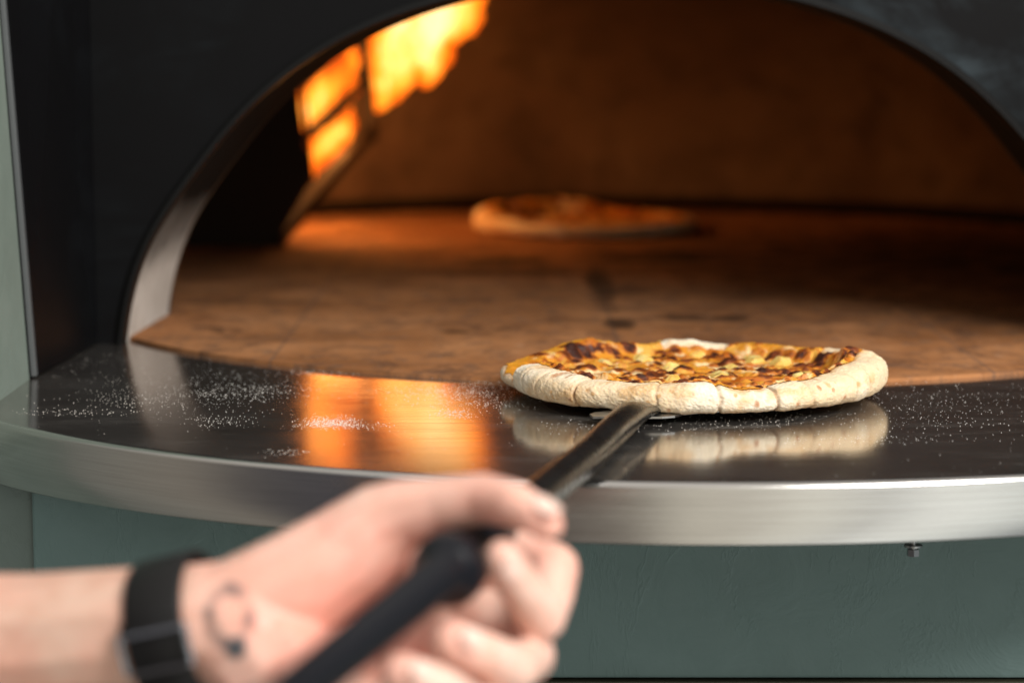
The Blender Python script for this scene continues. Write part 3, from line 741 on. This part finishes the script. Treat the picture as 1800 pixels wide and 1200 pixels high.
nv = len(me2.vertices); VV = np.zeros(nv * 3); me2.vertices.foreach_get('co', VV); VV = VV.reshape(-1, 3)
NN = np.zeros(nv * 3); me2.vertices.foreach_get('normal', NN); NN = NN.reshape(-1, 3)
# photo position of each skin point, used once to place the tattoo
rel = VV - np.array([0, 0, CH]); cpp, spp = math.cos(PITCH), math.sin(PITCH)
dep = rel[:, 1] * cpp - rel[:, 2] * spp; up = rel[:, 1] * spp + rel[:, 2] * cpp
PX = 900 + FPX * rel[:, 0] / dep; PY = 600 - FPX * up / dep
facing = (NN[:, 1] < .1)
tat = np.zeros(nv)
for (ex, ey, rx, ry, w, a) in [(402, 1082, 36, 48, 8, .72)]:
    d = np.abs(np.hypot((PX - ex) / rx, (PY - ey) / ry) - 1) * (rx + ry) / 2; ang = np.arctan2(PY - ey, PX - ex)
    tat = np.maximum(tat, sstep(w + 6, w - 2, d) * a * (.55 + .45 * np.sin(ang * 4 + 1)))
for (ex, ey, r_, a) in [(414, 1138, 19, .97), (424, 1124, 9, .8), (402, 1141, 9, .8), (378, 1047, 11, .4), (424, 1040, 11, .4), (374, 1108, 11, .45)]:
    tat = np.maximum(tat, sstep(r_ + 5, r_ - 5, np.hypot(PX - ex, PY - ey)) * a)
tat *= facing
red = fbm(VV, 28, 5, 3) * .5 + .35
for (x, y, d, r_) in [(960, 1000, 1.15, .016), (600, 1040, 1.11, .03), (955, 1085, 1.115, .012), (800, 1120, 1.05, .012), (710, 1170, 1.02, .012), (660, 1080, 1.13, .03), (860, 900, 1.1, .012), (962, 922, 1.09, .012), (500, 1160, 1.1, .03), (560, 1110, 1.1, .035), (700, 960, 1.15, .02), (900, 1090, 1.12, .012)]:
    c_ = np.array(gd(x, y, d)); red += .5 * np.exp(-((VV - c_) ** 2).sum(1) / (r_ * r_))
setattr_f(me2, 'ink', tat); setattr_f(me2, 'tan', sstep(-.10, -.19, VV[:, 0])); setattr_f(me2, 'red', np.clip(red, 0, 1))
skin = M('skin', (.72, .44, .34), .45, Subsurface_Weight=.15, Subsurface_Scale=.004)
skin.b.inputs['Subsurface Radius'].default_value = (1, .35, .2)
c = skin.mix(skin.attr('red'), (.76, .54, .44), (.78, .35, .27)); c = skin.mix(skin.ramp(skin.noise(75, 6, .65), [(.42, 0), (.7, .55)]), c, (.62, .33, .24)); c = skin.mix(skin.ramp(skin.noise(32, 4, loc=(4, 2, 1)), [(.5, 0), (.75, .5)]), c, (.80, .62, .52))
c = skin.mix(skin.attr('tan'), c, (.80, .78, .74), 'MULTIPLY'); c = skin.mix(skin.attr('ink'), c, (.035, .05, .06)); skin.set('Base Color', c); skin.bump(skin.noise(500, 4), .2, .0004)
person = link('person', me2, skin.m)
tag(person, 'left hand and bare forearm with a wrist tattoo, fingers closed round the peel grip', 'person')

nailm = M('fingernail', (.80, .56, .47), .25)
for (x, y, d, ax, ay, ad, L, Wn, up_) in [(884, 985, 1.094, 30, 52, .008, .0125, .0098, (0.25, -1, .15)), (805, 1121, 1.056, 55, 26, .010, .0115, .0095, (0, -.9, .5)), (716, 1180, 1.018, 58, 24, .010, .0110, .0092, (0, -.9, .5)), (958, 912, 1.088, -46, -34, .010, .0140, .0120, (.25, -.45, .9))]:
    c_ = gd(x, y, d); dirv = (gd(x + ax, y + ay, d + ad) - c_).normalized(); u = Vector(up_); u = (u - dirv * u.dot(dirv)).normalized(); sdv = dirv.cross(u)
    rt = {884: .0100, 805: .0103, 716: .0101, 958: .0088}[x]
    V = []; F = []; n_ = 12
    for layer in (0, 1):
        for i in range(n_ + 1):
            for j in range(n_ + 1):
                a = (i / n_ * 2 - 1); b_ = (j / n_ * 2 - 1); a2 = a * math.sqrt(1 - b_ * b_ / 2); b2 = b_ * math.sqrt(1 - a * a / 2)
                ang = b2 * Wn * .5 / rt
                V.append(c_ + dirv * (a2 * L * .5) + (u * math.cos(ang) + sdv * math.sin(ang)) * (rt + (.0002 if layer == 0 else -.0008)))
    m_ = (n_ + 1) ** 2
    for i in range(n_):
        for j in range(n_):
            q = i * (n_ + 1) + j; F.append((q, q + 1, q + n_ + 2, q + n_ + 1)); F.append((m_ + q, m_ + q + n_ + 1, m_ + q + n_ + 2, m_ + q + 1))
    pydata('fingernail', V, F, nailm.m, person)

# wristwatch strap
wc = gd(322, 1112, 1.127); wax = (gd(360, 1106, 1.125) - gd(200, 1122, 1.134)).normalized()
wax = (wax + Vector((0, 0, .10))).normalized()
watch = empty('wristwatch', wc); tag(watch, 'black leather watch strap with a steel buckle round the inner wrist', 'wristwatch')
e1 = wax.cross(Vector((0, 0, 1))).normalized(); e2 = e1.cross(wax).normalized()
if e1.y > 0: e1 = -e1
def ringseg(a0, a1, rad, w, th, n=60, closed=False, off=0.0):
    """a band round the wrist; angle 0 faces the camera, 90 is up"""
    V = []; F = []
    for i in range(n + (0 if closed else 1)):
        a = math.radians(a0 + (a1 - a0) * i / n); d = e1 * math.cos(a) + e2 * math.sin(a)
        for (u, r_) in [(-w / 2, rad), (-w / 2, rad + th * .7), (-w / 2 + .0012, rad + th), (w / 2 - .0012, rad + th), (w / 2, rad + th * .7), (w / 2, rad)]:
            V.append(wc + d * r_ + wax * (u + off))
    m_ = n if closed else n
    for i in range(m_):
        i2 = (i + 1) % n if closed else i + 1
        for j in range(6): F.append((i * 6 + j, i * 6 + (j + 1) % 6, i2 * 6 + (j + 1) % 6, i2 * 6 + j))
    if not closed: F += [tuple(range(6)), tuple(n * 6 + k for k in range(6))[::-1]]
    return V, F
WR = .0350
o = pydata('strap', *ringseg(0, 360, WR, .029, .0028, 90, True), sk_m.m, watch)
o = pydata('strap_keeper', *ringseg(16, 23, WR + .0026, .031, .0024, 8), sk_m.m, watch)
# buckle frame
for k, (a0, a1, w, off) in enumerate([(-22, -19, .029, 0), (2, 4.5, .029, 0)]): pass
bm = bmesh.new()
def addvf(bm, VF):
    vs = [bm.verts.new(v) for v in VF[0]]
    for f in VF[1]: bm.faces.new([vs[i] for i in f])
addvf(bm, ringseg(-10, 16, WR + .003, .0024, .0020, 14, False, -.0165)); addvf(bm, ringseg(-10, 16, WR + .003, .0028, .0024, 14, False, .0165))
addvf(bm, ringseg(13, 16, WR + .003, .033, .0020, 3)); addvf(bm, ringseg(-13, -10, WR + .003, .033, .0020, 3))
frombm('buckle', bm, sil.m, watch)

# ================================================================ flour on the shelf
def inshelf(x, y):
    if (x - FC[0]) ** 2 + (y - FC[1]) ** 2 > (FR - .006) ** 2: return False
    if y > 2.03 and abs(x - AX) > .44: return False
    if x < -.372: return False
    return not ((x - SC[0]) ** 2 + (y - SC[1]) ** 2 < (SR + .001) ** 2 or y > 2.09)
pts = []
N_try = 60000
cand = np.c_[rng.uniform(-.37, .56, N_try), rng.uniform(1.44, 2.10, N_try), np.zeros(N_try)]
dens = fbm(cand, 14, 77, 3) * .5 + .5; dens2 = fbm(cand, 60, 78, 2) * .5 + .5
for (x, y, _), d, d2 in zip(cand, dens, dens2):
    if not inshelf(x, y): continue
    back = 1 / (1 + math.exp(-(y - (1.80 if x < -.05 else 1.68)) * 18))
    p = (.05 + .45 * back) * max(0, d * 1.9 - .55) * (.4 + d2)
    if -.02 < x < .04 and y < 1.7: p *= .5
    if random.random() < p * .38: pts.append((x, y, rng.choice([.00014, .00021, .00029, .00042], p=[.52, .32, .13, .03])))
for (px, py, rx, ry, n_) in [(583, 741, 24, 5, 600), (600, 748, 40, 3, 260), (560, 745, 20, 4, 160), (385, 740, 34, 6, 130), (800, 727, 18, 4, 200), (790, 690, 60, 6, 380), (830, 680, 60, 8, 380), (860, 707, 60, 7, 350), (500, 795, 22, 4, 60), (1500, 772, 90, 5, 110), (1380, 735, 70, 10, 160), (1250, 745, 90, 12, 200), (1650, 720, 90, 25, 320), (1010, 748, 60, 8, 90), (450, 690, 60, 8, 260), (130, 725, 60, 4, 120), (240, 705, 60, 8, 160), (560, 655, 40, 4, 120), (300, 690, 90, 20, 380), (420, 680, 60, 18, 260)]:
    for _ in range(n_):
        q = gz(px + random.gauss(0, rx), py + random.gauss(0, ry), 0)
        if inshelf(q.x, q.y): pts.append((q.x, q.y, random.choice([.00018, .00024, .00036])))
P = np.array(pts); n = len(P)
octv = np.array([(1, 0, 0), (-1, 0, 0), (0, 1, 0), (0, -1, 0), (0, 0, .7), (0, 0, -.3)]); octf = np.array([(0, 2, 4), (2, 1, 4), (1, 3, 4), (3, 0, 4), (2, 0, 5), (1, 2, 5), (3, 1, 5), (0, 3, 5)])
V = (octv[None] * P[:, 2][:, None, None] * rng.uniform(.7, 1.3, (n, 6, 1)) + np.c_[P[:, :2], P[:, 2] * .35][:, None, :]).reshape(-1, 3)
F = (octf[None] + (np.arange(n) * 6)[:, None, None]).reshape(-1, 3)
me = bpy.data.meshes.new('flour_dust'); me.from_pydata(V.tolist(), [], F.tolist()); me.update()
tag(link('flour_dust', me, flour.m, smooth=False), 'white flour specks scattered over the steel shelf', 'flour', kind='stuff')
